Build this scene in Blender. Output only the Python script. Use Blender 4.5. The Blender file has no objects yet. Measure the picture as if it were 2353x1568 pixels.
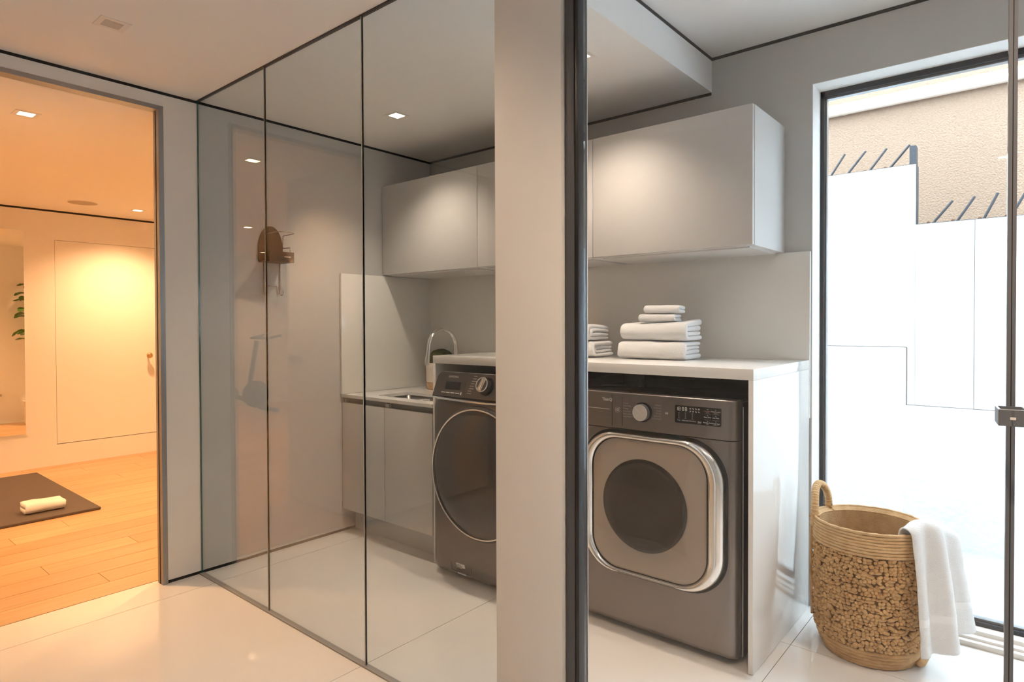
import bpy, bmesh, math, random
from mathutils import Vector, Matrix, noise
random.seed(7)
scene = bpy.context.scene
C = scene.collection

# ------------------------------------------------------------------ camera
F = Vector((-0.64310283, 0.76565336, -0.01391693)); Rr = Vector((0.76575329, 0.64312564, -0.00336275)); Uu = Rr.cross(F)
cd = bpy.data.cameras.new('camera'); cam = bpy.data.objects.new('camera', cd); C.objects.link(cam)
cd.sensor_width = 36.0; cd.lens = 1440.58 * 36.0 / 2353.0; cd.shift_y = -19.01 / 2353.0
cd.clip_start = 0.02; cd.clip_end = 200
M = Matrix((Rr, Uu, -F)).transposed().to_4x4(); M.translation = Vector((3.2139, -2.9502, 1.25))
cam.matrix_world = M
scene.camera = cam

# ------------------------------------------------------------------ world, exposure
w = bpy.data.worlds.new('sky'); scene.world = w; w.use_nodes = True
bg = w.node_tree.nodes['Background']; bg.inputs['Color'].default_value = (0.66, 0.84, 1.0, 1); bg.inputs['Strength'].default_value = 8.5
vs = scene.view_settings; vs.view_transform = 'Standard'; vs.look = 'None'; vs.exposure = 0.24; vs.gamma = 1.0; vs.use_curve_mapping = False
scene.cycles.max_bounces = 8; scene.cycles.diffuse_bounces = 5; scene.cycles.glossy_bounces = 4; scene.cycles.transparent_max_bounces = 14
scene.cycles.use_adaptive_sampling = True; scene.cycles.adaptive_threshold = 0.2; scene.cycles.adaptive_min_samples = 20
# soft daylight of the open sky outside enters through the window: portal, gives off no light of its own
pd = bpy.data.lights.new('window_portal', 'AREA'); pd.shape = 'RECTANGLE'; pd.size = 1.65; pd.size_y = 2.2; pd.cycles.is_portal = True
po = bpy.data.objects.new('window_portal', pd); C.objects.link(po); po.location = (3.28, 0.17, 1.18); po.rotation_euler = (math.radians(-90), 0, 0)

HALL = (1.0, 0.74, 0.52); WARM = (1.0, 0.57, 0.26); SOFTW = (1.0, 0.82, 0.66); SOFT = (1.0, 0.85, 0.72)

# ------------------------------------------------------------------ materials
MAT = {}
def mat(name, col, rough=0.5, metal=0.0, bump=None, var=None, spec=0.5, coat=0.0, emit=None, sheen=0.0):
    m = bpy.data.materials.new(name); m.use_nodes = True; nt = m.node_tree; b = nt.nodes['Principled BSDF']
    b.inputs['Base Color'].default_value = (*col, 1); b.inputs['Roughness'].default_value = rough; b.inputs['Metallic'].default_value = metal
    b.inputs['Specular IOR Level'].default_value = spec; b.inputs['Coat Weight'].default_value = coat; b.inputs['Coat Roughness'].default_value = 0.04
    b.inputs['Sheen Weight'].default_value = sheen
    tc = nt.nodes.new('ShaderNodeTexCoord')
    if var:      # (scale vector, colour 2, detail)
        mp = nt.nodes.new('ShaderNodeMapping'); mp.inputs['Scale'].default_value = var[0]
        n = nt.nodes.new('ShaderNodeTexNoise'); n.inputs['Scale'].default_value = 1.0; n.inputs['Detail'].default_value = var[2]
        mx = nt.nodes.new('ShaderNodeMix'); mx.data_type = 'RGBA'; mx.inputs[6].default_value = (*col, 1); mx.inputs[7].default_value = (*var[1], 1)
        nt.links.new(tc.outputs['Object'], mp.inputs[0]); nt.links.new(mp.outputs[0], n.inputs['Vector'])
        rp = nt.nodes.new('ShaderNodeMapRange'); rp.inputs[1].default_value = 0.32; rp.inputs[2].default_value = 0.68
        nt.links.new(n.outputs['Fac'], rp.inputs[0]); nt.links.new(rp.outputs[0], mx.inputs[0]); nt.links.new(mx.outputs[2], b.inputs['Base Color'])
    if bump:     # (scale, strength, distance)
        n2 = nt.nodes.new('ShaderNodeTexNoise'); n2.inputs['Scale'].default_value = bump[0]; n2.inputs['Detail'].default_value = 3
        bp = nt.nodes.new('ShaderNodeBump'); bp.inputs['Strength'].default_value = bump[1]; bp.inputs['Distance'].default_value = bump[2]
        nt.links.new(tc.outputs['Object'], n2.inputs['Vector']); nt.links.new(n2.outputs['Fac'], bp.inputs['Height']); nt.links.new(bp.outputs['Normal'], b.inputs['Normal'])
    if emit: b.inputs['Emission Color'].default_value = (*emit[0], 1); b.inputs['Emission Strength'].default_value = emit[1]
    MAT[name] = m; return m
def glass(name, tint, ior=1.45, rough=0.0):
    m = bpy.data.materials.new(name); m.use_nodes = True; nt = m.node_tree; nt.nodes.clear()
    o = nt.nodes.new('ShaderNodeOutputMaterial'); t = nt.nodes.new('ShaderNodeBsdfTransparent'); g = nt.nodes.new('ShaderNodeBsdfGlossy')
    f = nt.nodes.new('ShaderNodeFresnel'); mx = nt.nodes.new('ShaderNodeMixShader')
    t.inputs[0].default_value = (*tint, 1); g.inputs['Roughness'].default_value = rough
    gm = nt.nodes.new('ShaderNodeNewGeometry'); mr = nt.nodes.new('ShaderNodeMapRange')      # same reflectance on the way in and on the way out of the sheet
    mr.inputs[3].default_value = ior; mr.inputs[4].default_value = 1.0 / ior
    nt.links.new(gm.outputs['Backfacing'], mr.inputs[0]); nt.links.new(mr.outputs[0], f.inputs['IOR'])
    nt.links.new(f.outputs[0], mx.inputs[0]); nt.links.new(t.outputs[0], mx.inputs[1]); nt.links.new(g.outputs[0], mx.inputs[2]); nt.links.new(mx.outputs[0], o.inputs[0])
    MAT[name] = m; return m

mat('wall', (0.54, 0.53, 0.515), 0.85, bump=(300, 0.05, 0.001))
mat('wall_white', (0.80, 0.78, 0.755), 0.85, bump=(300, 0.05, 0.001))
mat('ceiling', (0.80, 0.795, 0.785), 0.9, bump=(300, 0.05, 0.001))
mat('reveal', (0.012, 0.012, 0.013), 0.6)
mat('tile', (0.74, 0.705, 0.67), 0.05, var=((1.1, 1.1, 1.1), (0.77, 0.74, 0.705), 2), spec=0.55)
mat('grout', (0.22, 0.20, 0.18), 0.8)
mat('wood', (0.56, 0.36, 0.19), 0.32, var=((38, 2.2, 10), (0.46, 0.285, 0.145), 5), bump=(60, 0.04, 0.0006))
mat('wood_b', (0.60, 0.395, 0.215), 0.32, var=((42, 2.6, 10), (0.50, 0.32, 0.165), 5), bump=(60, 0.04, 0.0006))
mat('wood_c', (0.52, 0.325, 0.165), 0.32, var=((36, 2.0, 10), (0.43, 0.265, 0.13), 5), bump=(60, 0.04, 0.0006))
mat('joint', (0.09, 0.045, 0.02), 0.8)
mat('frame_grey', (0.33, 0.33, 0.335), 0.35, 0.6)
mat('frame_black', (0.028, 0.028, 0.031), 0.34, 0.2)
mat('profile_grey', (0.19, 0.20, 0.225), 0.45, 0.2)
mat('frame_dark', (0.085, 0.087, 0.097), 0.5, 0.0)
mat('seal', (0.005, 0.005, 0.006), 0.7)
mat('alu', (0.75, 0.75, 0.74), 0.3, 0.8)
mat('cab', (0.60, 0.585, 0.57), 0.42, spec=0.4)
mat('cab_dark', (0.30, 0.285, 0.27), 0.5)
mat('quartz', (0.81, 0.795, 0.765), 0.07, var=((3, 3, 3), (0.79, 0.775, 0.745), 2))
mat('splash', (0.80, 0.785, 0.745), 0.12)
mat('steel', (0.55, 0.52, 0.49), 0.32, 0.9)
mat('chrome', (0.86, 0.85, 0.84), 0.07, 1.0)
mat('pale_chrome', (0.90, 0.885, 0.86), 0.12, 1.0)
mat('graphite', (0.235, 0.205, 0.19), 0.30, 0.85, bump=(900, 0.03, 0.0003))
mat('washer_grey', (0.17, 0.145, 0.132), 0.30, 0.7)
mat('washer_panel', (0.095, 0.083, 0.080), 0.22, 0.4)
mat('black_steel', (0.012, 0.013, 0.017), 0.42, 0.1, bump=(700, 0.12, 0.0004))
mat('black_gloss', (0.008, 0.008, 0.009), 0.06)
mat('display', (0.012, 0.012, 0.013), 0.12)
mat('print', (0.80, 0.79, 0.77), 0.6)
mat('print_dim', (0.42, 0.37, 0.34), 0.6)
mat('print_red', (0.40, 0.12, 0.10), 0.6)
mat('print_cyan', (0.30, 0.62, 0.72), 0.6)
mat('liner_reflection', (0.60, 0.545, 0.50), 0.12, 0.3)  # liner tone imitates the room reflected in the dryer door glass
mat('drum_dark', (0.035, 0.030, 0.027), 0.12)
mat('knob_metal', (0.74, 0.71, 0.67), 0.32, 0.6)
mat('label_white', (0.86, 0.84, 0.80), 0.6)
mat('label_ink', (0.10, 0.10, 0.10), 0.7)
mat('label_red', (0.55, 0.10, 0.06), 0.6)
mat('towel', (0.88, 0.875, 0.87), 0.95, bump=(420, 0.9, 0.004), sheen=0.4)
mat('towel_band', (0.86, 0.855, 0.85), 0.85, bump=(160, 0.25, 0.001))
mat('straw', (0.66, 0.41, 0.185), 0.72, var=((22, 22, 26), (0.50, 0.275, 0.105), 4), bump=(140, 0.7, 0.004))
mat('straw_light', (0.70, 0.465, 0.24), 0.7, var=((30, 30, 14), (0.56, 0.345, 0.155), 4), bump=(170, 0.7, 0.003))
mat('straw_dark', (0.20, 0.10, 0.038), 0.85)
mat('mat_rubber', (0.085, 0.062, 0.052), 0.65, bump=(220, 0.25, 0.002))
mat('mirror', (0.88, 0.88, 0.86), 0.0, 1.0)
mat('leaf', (0.055, 0.16, 0.020), 0.35, var=((14, 14, 14), (0.11, 0.26, 0.035), 2))
mat('bark', (0.16, 0.11, 0.07), 0.9, bump=(60, 0.5, 0.004))
mat('pot_white', (0.72, 0.62, 0.53), 0.5, bump=(90, 0.15, 0.001))
mat('pot_tan', (0.60, 0.35, 0.16), 0.55)
mat('moss', (0.030, 0.038, 0.008), 0.95, var=((60, 60, 60), (0.075, 0.085, 0.018), 3), bump=(160, 1.0, 0.012))
mat('bronze', (0.030, 0.016, 0.011), 0.35, 0.2)
mat('wire', (0.50, 0.44, 0.40), 0.25, 0.9)
mat('plastic_white', (0.80, 0.78, 0.74), 0.4)
mat('brass', (0.55, 0.40, 0.24), 0.25, 1.0)
mat('speaker', (0.46, 0.40, 0.33), 0.8, bump=(800, 0.5, 0.002))
mat('lacquer', (0.62, 0.60, 0.575), 0.06, coat=1.0)
mat('bike_black', (0.02, 0.02, 0.022), 0.4)
mat('stucco_white', (0.86, 0.86, 0.855), 0.9, bump=(26, 0.7, 0.012))
mat('panel_white', (0.86, 0.865, 0.87), 0.8, bump=(8, 0.12, 0.006))
mat('crack', (0.20, 0.16, 0.13), 0.9)
mat('stucco_tan', (0.34, 0.228, 0.155), 0.95, var=((70, 70, 70), (0.285, 0.182, 0.118), 4), bump=(90, 0.8, 0.012))
mat('pipe_white', (0.68, 0.58, 0.50), 0.5)
mat('rebar', (0.055, 0.055, 0.062), 0.6, 0.3)
mat('rust', (0.14, 0.06, 0.03), 0.8)
mat('lamp_trim', (0.74, 0.72, 0.69), 0.6)
mat('lamp_inner', (0.45, 0.45, 0.46), 0.4)
mat('lamp_warm', (1, 0.9, 0.75), 0.5, emit=((1.0, 0.70, 0.40), 22))
mat('lamp_soft', (1, 0.95, 0.88), 0.5, emit=((1.0, 0.80, 0.60), 22))
mat('ground', (0.45, 0.44, 0.42), 0.9)
glass('glass', (0.915, 0.925, 0.915)); glass('glass_clear', (0.985, 0.99, 0.99)); glass('glass_door', (0.985, 0.988, 0.985)); glass('glass_smoke', (0.84, 0.80, 0.765), 1.6)
mat('glass_edge', (0.010, 0.10, 0.085), 0.08)
mat('sealant', (0.72, 0.72, 0.70), 0.25)

# ------------------------------------------------------------------ mesh helpers
def box(bm, x0, x1, y0, y1, z0, z1, bevel=0.0, seg=2):
    r = bmesh.ops.create_cube(bm, size=1.0)
    for v in r['verts']:
        v.co = Vector((x0 + (v.co.x + .5) * (x1 - x0), y0 + (v.co.y + .5) * (y1 - y0), z0 + (v.co.z + .5) * (z1 - z0)))
    if bevel:
        es = list({e for v in r['verts'] for e in v.link_edges})
        bmesh.ops.bevel(bm, geom=es, offset=bevel, segments=seg, affect='EDGES', profile=0.5)
def cyl(bm, c, r, h, axis='Z', n=40, r2=None, cap=True):
    q = bmesh.ops.create_cone(bm, cap_ends=cap, segments=n, radius1=r, radius2=r if r2 is None else r2, depth=h)
    R_ = {'Z': Matrix(), 'Y': Matrix.Rotation(math.radians(90), 4, 'X'), 'X': Matrix.Rotation(math.radians(90), 4, 'Y')}[axis]
    bmesh.ops.transform(bm, matrix=Matrix.Translation(Vector(c)) @ R_, verts=q['verts'])
def tube(bm, pts, r, n=10, closed=False, taper=None, cap=True):
    pts = [Vector(p) for p in pts]; rings = []; N = len(pts)
    up = Vector((0, 0, 1)); prev = None
    for i, p in enumerate(pts):
        if closed: d = (pts[(i + 1) % N] - pts[i - 1])
        else: d = pts[min(i + 1, N - 1)] - pts[max(i - 1, 0)]
        d.normalize()
        if prev is None:
            a = d.cross(up)
            if a.length < 1e-3: a = d.cross(Vector((1, 0, 0)))
        else: a = prev - d * prev.dot(d)
        a.normalize(); prev = a; b = d.cross(a)
        rr = r[i] if isinstance(r, (list, tuple)) else r
        rings.append([bm.verts.new(p + (a * math.cos(2 * math.pi * k / n) + b * math.sin(2 * math.pi * k / n)) * rr) for k in range(n)])
    for i in range(N if closed else N - 1):
        A = rings[i]; B = rings[(i + 1) % N]
        for k in range(n): bm.faces.new((A[k], A[(k + 1) % n], B[(k + 1) % n], B[k]))
    if cap and not closed:
        bm.faces.new(rings[0][::-1]); bm.faces.new(rings[-1])
def lathe(bm, prof, c, n=48, caps=True):
    rings = []
    for (r, z) in prof:
        rings.append([bm.verts.new(Vector(c) + Vector((r * math.cos(2 * math.pi * k / n), r * math.sin(2 * math.pi * k / n), z))) for k in range(n)])
    for A, B in zip(rings, rings[1:]):
        for k in range(n): bm.faces.new((A[k], A[(k + 1) % n], B[(k + 1) % n], B[k]))
    if caps and prof[0][0] > 1e-4: bm.faces.new(rings[0][::-1])
    if caps and prof[-1][0] > 1e-4: bm.faces.new(rings[-1])
def rrect(x0, x1, z0, z1, r, n=8):
    out = []
    for cx, cz, a0 in ((x1 - r, z1 - r, 0), (x0 + r, z1 - r, 90), (x0 + r, z0 + r, 180), (x1 - r, z0 + r, 270)):
        for k in range(n + 1):
            a = math.radians(a0 + 90 * k / n); out.append((cx + r * math.cos(a), cz + r * math.sin(a)))
    return out
def rrect2(x0, x1, z0, z1, r, n=14, m=12):
    p = rrect(x0, x1, z0, z1, r, n); out = []; L = len(p)
    for i in range(L):
        out.append(p[i]); q = p[(i + 1) % L]
        if i % (n + 1) == n:
            for k in range(1, m): out.append((p[i][0] + (q[0] - p[i][0]) * k / m, p[i][1] + (q[1] - p[i][1]) * k / m))
    return out
def loops_y(bm, loops, cap0=False, cap1=False):
    """bridge (outline, y) loops in the XZ plane"""
    rings = [[bm.verts.new((x, y, z)) for x, z in pts] for pts, y in loops]
    n = len(rings[0])
    for A, B in zip(rings, rings[1:]):
        for k in range(n): bm.faces.new((A[k], A[(k + 1) % n], B[(k + 1) % n], B[k]))
    if cap0: bm.faces.new(rings[0])
    if cap1: bm.faces.new(rings[-1])
def xform(bm, m): bmesh.ops.transform(bm, matrix=m, verts=bm.verts[:])
def obj(name, bm, material, parent=None, smooth=False, angle=40):
    bmesh.ops.recalc_face_normals(bm, faces=bm.faces[:])
    me = bpy.data.meshes.new(name); bm.to_mesh(me); bm.free()
    ms = material if isinstance(material, (list, tuple)) else [material]
    for m in ms: me.materials.append(MAT[m])
    o = bpy.data.objects.new(name, me); C.objects.link(o)
    if smooth:
        me.shade_smooth()
        if angle: me.set_sharp_from_angle(angle=math.radians(angle))
    if parent is not None: adopt(o, parent)
    return o
def adopt(o, parent):
    o.parent = parent
    if parent.type == 'EMPTY': o.matrix_parent_inverse = Matrix.LocRotScale(parent.location, parent.rotation_euler, None).inverted()
def tag(o, label=None, cat=None, group=None, kind=None):
    if label: o['label'] = label
    if cat: o['category'] = cat
    if group: o['group'] = group
    if kind: o['kind'] = kind
    return o
def thing(name, loc, label, cat, group=None, kind=None):
    o = bpy.data.objects.new(name, None); C.objects.link(o); o.location = loc; o.empty_display_size = 0.05
    return tag(o, label, cat, group, kind)
def bx(name, dims, material, parent=None, bevel=0.0):
    bm = bmesh.new(); box(bm, *dims, bevel=bevel); return obj(name, bm, material, parent, smooth=bevel > 0, angle=35)
def boxes(name, lst, material, parent=None):
    bm = bmesh.new()
    for d in lst: box(bm, *d)
    return obj(name, bm, material, parent)
def struct(o, label=None):
    o['kind'] = 'structure'
    if label: o['label'] = label
    return o
def text(name, s, size, loc, material, parent, align='LEFT', rot=None, depth=0.0002):
    cu = bpy.data.curves.new(name, 'FONT'); cu.body = s; cu.size = size; cu.align_x = align; cu.align_y = 'CENTER'; cu.extrude = depth; cu.resolution_u = 2
    t = bpy.data.objects.new(name + '_tmp', cu); C.objects.link(t)
    dg = bpy.context.evaluated_depsgraph_get(); me = bpy.data.meshes.new_from_object(t.evaluated_get(dg))
    C.objects.unlink(t); bpy.data.objects.remove(t)
    m = Matrix.Translation(Vector(loc)) @ (rot if rot is not None else Matrix.Rotation(math.radians(90), 4, 'X'))
    me.transform(m); me.materials.clear(); me.materials.append(MAT[material])
    o = bpy.data.objects.new(name, me); C.objects.link(o); adopt(o, parent); return o

# ================================================================== THE SETTING
H, H2, HG = 2.364, 2.5285, 2.275          # hall ceiling, high ceiling, gym ceiling
YG = -1.554                                # glass partition
DY0, DY1, DZ = -2.55, -1.735, 2.275        # gym doorway
XR, YF = 4.4, -3.7

# floor: large glossy tiles
fl = struct(bx('floor', (-0.08, XR + .1, YF - .1, 0.10, -0.06, -0.006), 'grout'))
xs = [-0.078, 0.166, 1.325, 2.484, 3.643, XR]; ys = [YF, -2.724, -1.564, -0.404, 0.055]
for i in range(5):
    for j in range(4):
        g = 0.0014
        bx('tile', (xs[i] + g, xs[i + 1] - g, ys[j] + g, ys[j + 1] - g, -0.012, 0.0), 'tile', fl)
# gym floor: oak planks
gf = struct(bx('floor_gym', (-6.2, -0.0805, -5.8, 0.6, -0.06, -0.004), 'joint'))
k = 0; x1 = -0.081
known = {0: [], 1: [-1.886], 2: [], 3: [-2.05], 4: [-1.585], 5: [], 7: [-2.05], 8: [-1.75]}
while x1 > -3.5:
    x0 = x1 - 0.165
    ends = sorted([-5.8, 0.6] + (known[k] + [known[k][0] + 1.75, known[k][0] - 1.9] if known.get(k) else [random.uniform(-4.8, -3.4), random.uniform(-1.2, -0.2), random.uniform(-2.9, -2.5)]))
    for a, b in zip(ends, ends[1:]):
        if b - a < 0.05: continue
        bx('plank', (x0 + .0013, x1 - .0013, a + .0013, b - .0013, -0.01, 0.0), random.choice(['wood', 'wood', 'wood_b', 'wood_c']), gf)
    x1 = x0; k += 1
bx('plank_field', (-6.2, x1 - .001, -5.8, 0.6, -0.01, 0.0), 'wood', gf)

# walls
struct(boxes('wall_left', [(-0.055, 0, YG, 0.2, 0.016, 2.7)], 'wall'))
struct(boxes('wall_hall_left', [(-0.055, 0, DY1 + .02, YG, 0.016, 2.7), (-0.055, 0, YF, DY0 - .02, 0.016, 2.7), (-0.055, 0, DY0 - .02, DY1 + .02, DZ + .02, 2.7)], 'wall_white'))
WX0, WX1, WZ1 = 2.452, 4.12, 2.293
struct(boxes('wall_back', [(-0.1, WX0, 0, 0.22, 0, 2.7), (WX1, XR + .1, 0, 0.22, 0, 2.7), (WX0, WX1, 0, 0.22, WZ1, 2.7)], 'wall'))
struct(bx('wall_right', (XR, XR + .1, YF - .1, 0.22, 0, 2.7), 'wall'))
struct(bx('wall_front', (-0.1, XR + .1, YF - .1, YF, 0, 2.7), 'wall'))
struct(bx('wall_pier', (2.017, 2.2505, -1.600, -1.545, 0, H), 'wall_white', bevel=0.002))
struct(boxes('ceiling', [(-0.1, 2.0, -1.5, 0, H, 2.70), (-0.1, XR + .1, YF - .1, -1.5, H, 2.70), (2.0, XR + .1, -1.5, 0, H2, 2.70)], 'ceiling'))
# gym room
struct(boxes('wall_gym_far', [(-3.6, -3.5, -1.287, 0.6, 2.013, HG), (-3.6, -3.5, -1.287, -0.43, 0, 0.186), (-3.6, -3.5, -0.43, 0.6, 0, 2.013), (-3.6, -3.5, -2.75, -1.287, 0, HG), (-6.2, -3.5, -2.85, -2.75, 0, HG)], 'wall_white'))
struct(boxes('wall_gym_near', [(-0.061, -0.0555, DY1 + .021, 0.6, 0, HG), (-0.061, -0.0555, -5.8, DY0 - .021, 0, HG)], 'wall_white'))
struct(boxes('wall_gym_side', [(-3.6, 0, 0.6, 0.7, 0, HG)], 'wall_white'))
struct(boxes('wall_gym_end', [(-6.3, 0, -5.9, -5.8, 0, HG), (-6.3, -6.2, -5.9, -2.75, 0, HG), (-0.1, 0, -5.8, YF - .1, 0, HG)], 'wall_white'))
struct(bx('ceiling_gym', (-6.3, -0.0555, -5.9, 0.7, HG, 2.6), 'wall_white'))
# black shadow gaps under the ceilings and at the wall feet
n = 1
for d in [(0.0, 0.0025, YF, 0, H - .0125, H), (0, 1.998, -0.0025, 0, H - .0135, H), (2.0, XR, -0.0025, 0, H2 - .014, H2), (2.0, 2.0025, -1.5, 0, H2 - .014, H2), (-3.5, -3.4975, -2.75, .6, HG - .016, HG)]:
    struct(bx('trim_%d' % n, d, 'reveal')); n += 1
struct(bx('baseboard_left', (-0.02, -0.004, -1.715, 0, 0.0, 0.018), 'reveal'))
# grey metal lining of the gym doorway
struct(boxes('trim_%d' % n, [(-0.058, 0.005, DY1 - .003, DY1 + .02, 0, DZ + .02), (-0.058, 0.005, DY0 - .02, DY0, 0, DZ + .02), (-0.058, 0.005, DY0, DY1, DZ, DZ + .02)], 'frame_grey')); n += 1
struct(boxes('trim_%d' % n, [(-0.030, -0.026, DY1 - .005, DY1 - .003, 0, DZ)], 'seal')); n += 1
# channel that holds the glass
struct(boxes('trim_%d' % n, [(0.0, 2.016, YG - .013, YG + .011, 0, 0.005)], 'cab_dark')); n += 1
struct(boxes('trim_%d' % n, [(0.0, 2.016, YG - .008, YG + .008, H - .004, H)], 'frame_black')); n += 1

# black steel door frame beside the pier
jf = struct(bx('trim_%d' % n, (2.2508, 2.2945, -1.580, -1.545, 0, H), 'seal')); n += 1
for a, b, y0, y1, m in ((2.2550, 2.2820, -1.588, -1.575, 'frame_dark'), (2.2850, 2.2935, -1.586, -1.575, 'frame_black'), (2.2935, 2.2962, -1.588, -1.547, 'frame_black')):
    bx('profile', (a, b, y0, y1, 0, H), m, jf, bevel=0.0008)
bx('edge_strip', (2.2946, 2.2966, -1.5468, -1.5445, 0, H), 'sealant', jf)

# glass door, slightly ajar
gd = thing('door_3', (2.312, -1.562, 0), 'frameless clear glass door with dark edge profile and square loop handle', None, kind='structure')
AD = math.radians(7.0)
MD = Matrix.Translation(Vector((2.312, -1.562, 0))) @ Matrix.Rotation(AD, 4, 'Z')
def dpart(name, dims, m, parent=gd, bevel=0.0):
    bm = bmesh.new(); box(bm, *dims, bevel=bevel); xform(bm, MD); return obj(name, bm, m, parent)
dpart('pane', (-0.013, 0.862, -0.005, 0.005, 0.01, 2.34), 'glass_door')
ep = dpart('edge_profile', (0.8625, 0.8755, -0.0075, 0.0075, 0.01, 2.34), 'profile_grey')
dpart('groove', (0.8683, 0.8697, -0.0079, -0.007, 0.01, 2.34), 'seal', ep)
hz0, hz1 = 1.065, 1.094
hb = dpart('handle', (0.848, 0.884, -0.012, -0.009, hz0, hz1), 'profile_grey')
for nm, d in (('side_plate', (0.845, 0.848, -0.073, -0.009, hz0, hz1)), ('side_plate', (0.884, 0.887, -0.073, -0.009, hz0, hz1)), ('front_plate', (0.845, 0.8645, -0.075, -0.072, hz0, hz1)), ('front_plate', (0.8672, 0.887, -0.075, -0.072, hz0, hz1))):
    dpart(nm, d, 'profile_grey', hb, 0.0006)
for nm, d in (('edge_line', (0.845, 0.887, -0.0751, -0.0720, hz1 - .0002, hz1 + .0010)), ('edge_line', (0.845, 0.8482, -0.072, -0.009, hz1 - .0002, hz1 + .0010))): dpart(nm, d, 'alu', hb)
dpart('screw', (0.8615, 0.870, -0.0765, -0.0745, 1.0765, 1.0815), 'plastic_white', hb, 0.0008)

# window in the back wall
wf = struct(boxes('window_1', [(WX0 + .002, WX0 + .018, 0.125, 0.185, 0.05, WZ1), (WX1 - .018, WX1, 0.125, 0.185, 0.05, WZ1), (WX0, WX1, 0.125, 0.185, WZ1 - .026, WZ1), (WX0, WX1, 0.125, 0.185, 0.045, 0.062)], 'frame_black'))
boxes('bead', [(WX0 + .018, WX0 + .024, 0.145, 0.175, 0.062, WZ1 - .026), (WX0 + .018, WX1 - .018, 0.145, 0.175, WZ1 - .034, WZ1 - .026), (WX0 + .018, WX1 - .018, 0.145, 0.175, 0.062, 0.070)], 'frame_grey', wf)
bx('pane', (WX0 + .02, WX1 - .02, 0.155, 0.163, 0.066, WZ1 - .03), 'glass_clear', wf)
bx('window_sill', (WX0, WX1, 0.075, 0.21, 0.0, 0.046), 'wall_white', wf)
bx('sill_step', (WX0, WX1, 0.018, 0.075, 0.0, 0.020), 'wall_white', wf, bevel=0.002)
bx('sill_step', (WX0, WX1, 0.042, 0.080, 0.02, 0.030), 'wall_white', wf)
boxes('window_reveal', [(WX0 - .001, WX0 + .002, 0.001, 0.2, 0, WZ1), (WX0, WX1, 0.001, 0.2, WZ1 - .002, WZ1 + .001)], 'wall_white', wf)

# closet door in the gym, white and flush
d1 = struct(bx('door_1', (-3.56, -3.502, -1.284, -0.433, 0.192, 2.010), 'wall_white'), 'flush white closet door with small brass knob in the gym')
bm = bmesh.new(); cyl(bm, (-3.48, -0.535, 0.955), 0.009, 0.05, 'X', 16); kn = obj('knob_stem', bm, 'brass', d1, True)
bm = bmesh.new(); bmesh.ops.create_uvsphere(bm, u_segments=20, v_segments=12, radius=0.028); xform(bm, Matrix.Translation((-3.445, -0.535, 0.955)) @ Matrix.Diagonal((.75, 1, 1, 1))); obj('knob', bm, 'brass', d1, True, 0)
bx('closet_back', (-3.6, -3.59, -1.284, -0.43, 0.15, 2.05), 'reveal', d1)
# lacquered door leaf standing open in the gym doorway
d2 = struct(bx('door_2', (-0.89, -0.066, -2.60, -2.56, 0.008, 2.27), 'lacquer'), 'glossy white door leaf standing open inside the gym')
bx('handle_plate', (-0.86, -0.72, -2.558, -2.545, 0.99, 1.03), 'frame_grey', d2)

# ------------------------------------------------------------------ outside, behind the window
struct(bx('ground', (-3, 8, 0.22, 6, -0.3, -0.02), 'ground'))
lw = struct(bx('wall_garden_low', (-2, 2.619, 1.30, 1.36, -0.1, 1.104), 'stucco_white', bevel=0.006))
bx('lower_course', (2.610, 7, 1.3005, 1.36, -0.1, 0.766), 'stucco_white', lw, bevel=0.005)
boxes('crack', [(-2, 2.619, 1.3545, 1.3595, 1.104, 1.109), (2.619, 2.625, 1.3545, 1.3595, 0.764, 1.106), (2.619, 7, 1.3545, 1.3595, 0.766, 0.7695)], 'crack', lw)
uw = struct(bx('wall_garden_high', (-2, 2.662, 1.36, 1.46, -0.1, 2.172), 'panel_white'))
bx('panel', (2.6635, 2.939, 1.3605, 1.46, -0.1, 1.820), 'panel_white', uw); bx('panel', (2.9420, 7, 1.3605, 1.46, -0.1, 1.820), 'panel_white', uw)
boxes('panel_gap', [(2.66, 7, 1.366, 1.455, -0.1, 1.818)], 'crack', uw)
boxes('capping', [(-2, 2.662, 1.365, 1.455, 2.172, 2.176), (2.664, 7, 1.365, 1.455, 1.820, 1.824), (2.662, 2.6645, 1.365, 1.455, 1.82, 2.17)], 'rebar', uw)
bx('post_stub', (2.629, 2.661, 1.37, 1.44, 2.172, 2.284), 'rebar', uw)
struct(bx('wall_neighbour', (-4, 9, 2.2, 2.4, -0.1, 3.15), 'stucco_tan'))
pp = bmesh.new(); tube(pp, [(-2.5, 2.15, 2.79), (2.10, 2.15, 2.815), (7, 2.15, 2.85)], 0.042, 20)
pipe = tag(obj('wall_pipe', pp, 'pipe_white', smooth=True), 'pale pipe running along the tan wall outside the window', 'pipe')
pb = bmesh.new(); cyl(pb, (2.113, 2.15, 2.815), 0.0445, 0.015, 'X', 24); obj('pipe_clip', pb, 'pipe_white', pipe, True)
rb = [((2.19, 2.176), (2.28, 2.306)), ((2.283, 2.173), (2.395, 2.304)), ((2.405, 2.174), (2.507, 2.300)), ((2.514, 2.176), (2.625, 2.301)),
      ((2.734, 1.825), (2.835, 1.944)), ((2.85, 1.825), (2.937, 1.955)), ((2.973, 1.825), (3.039, 1.961)), ((3.09, 1.826), (3.16, 1.955))]
rl = ['steel rebar stub outside beside the window frame, first on the upper wall', 'second rebar stub from the window frame on the upper white wall', 'third rebar stub from the window frame on the upper white wall',
      'rebar stub leaning on the dark post stub at the wall step', 'rebar stub nearest the wall step on the lower white wall', 'middle one of three rebar stubs on the lower white wall',
      'rebar stub on the lower white wall next to the door edge profile', 'rebar stub on the lower white wall behind the door edge profile']
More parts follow.
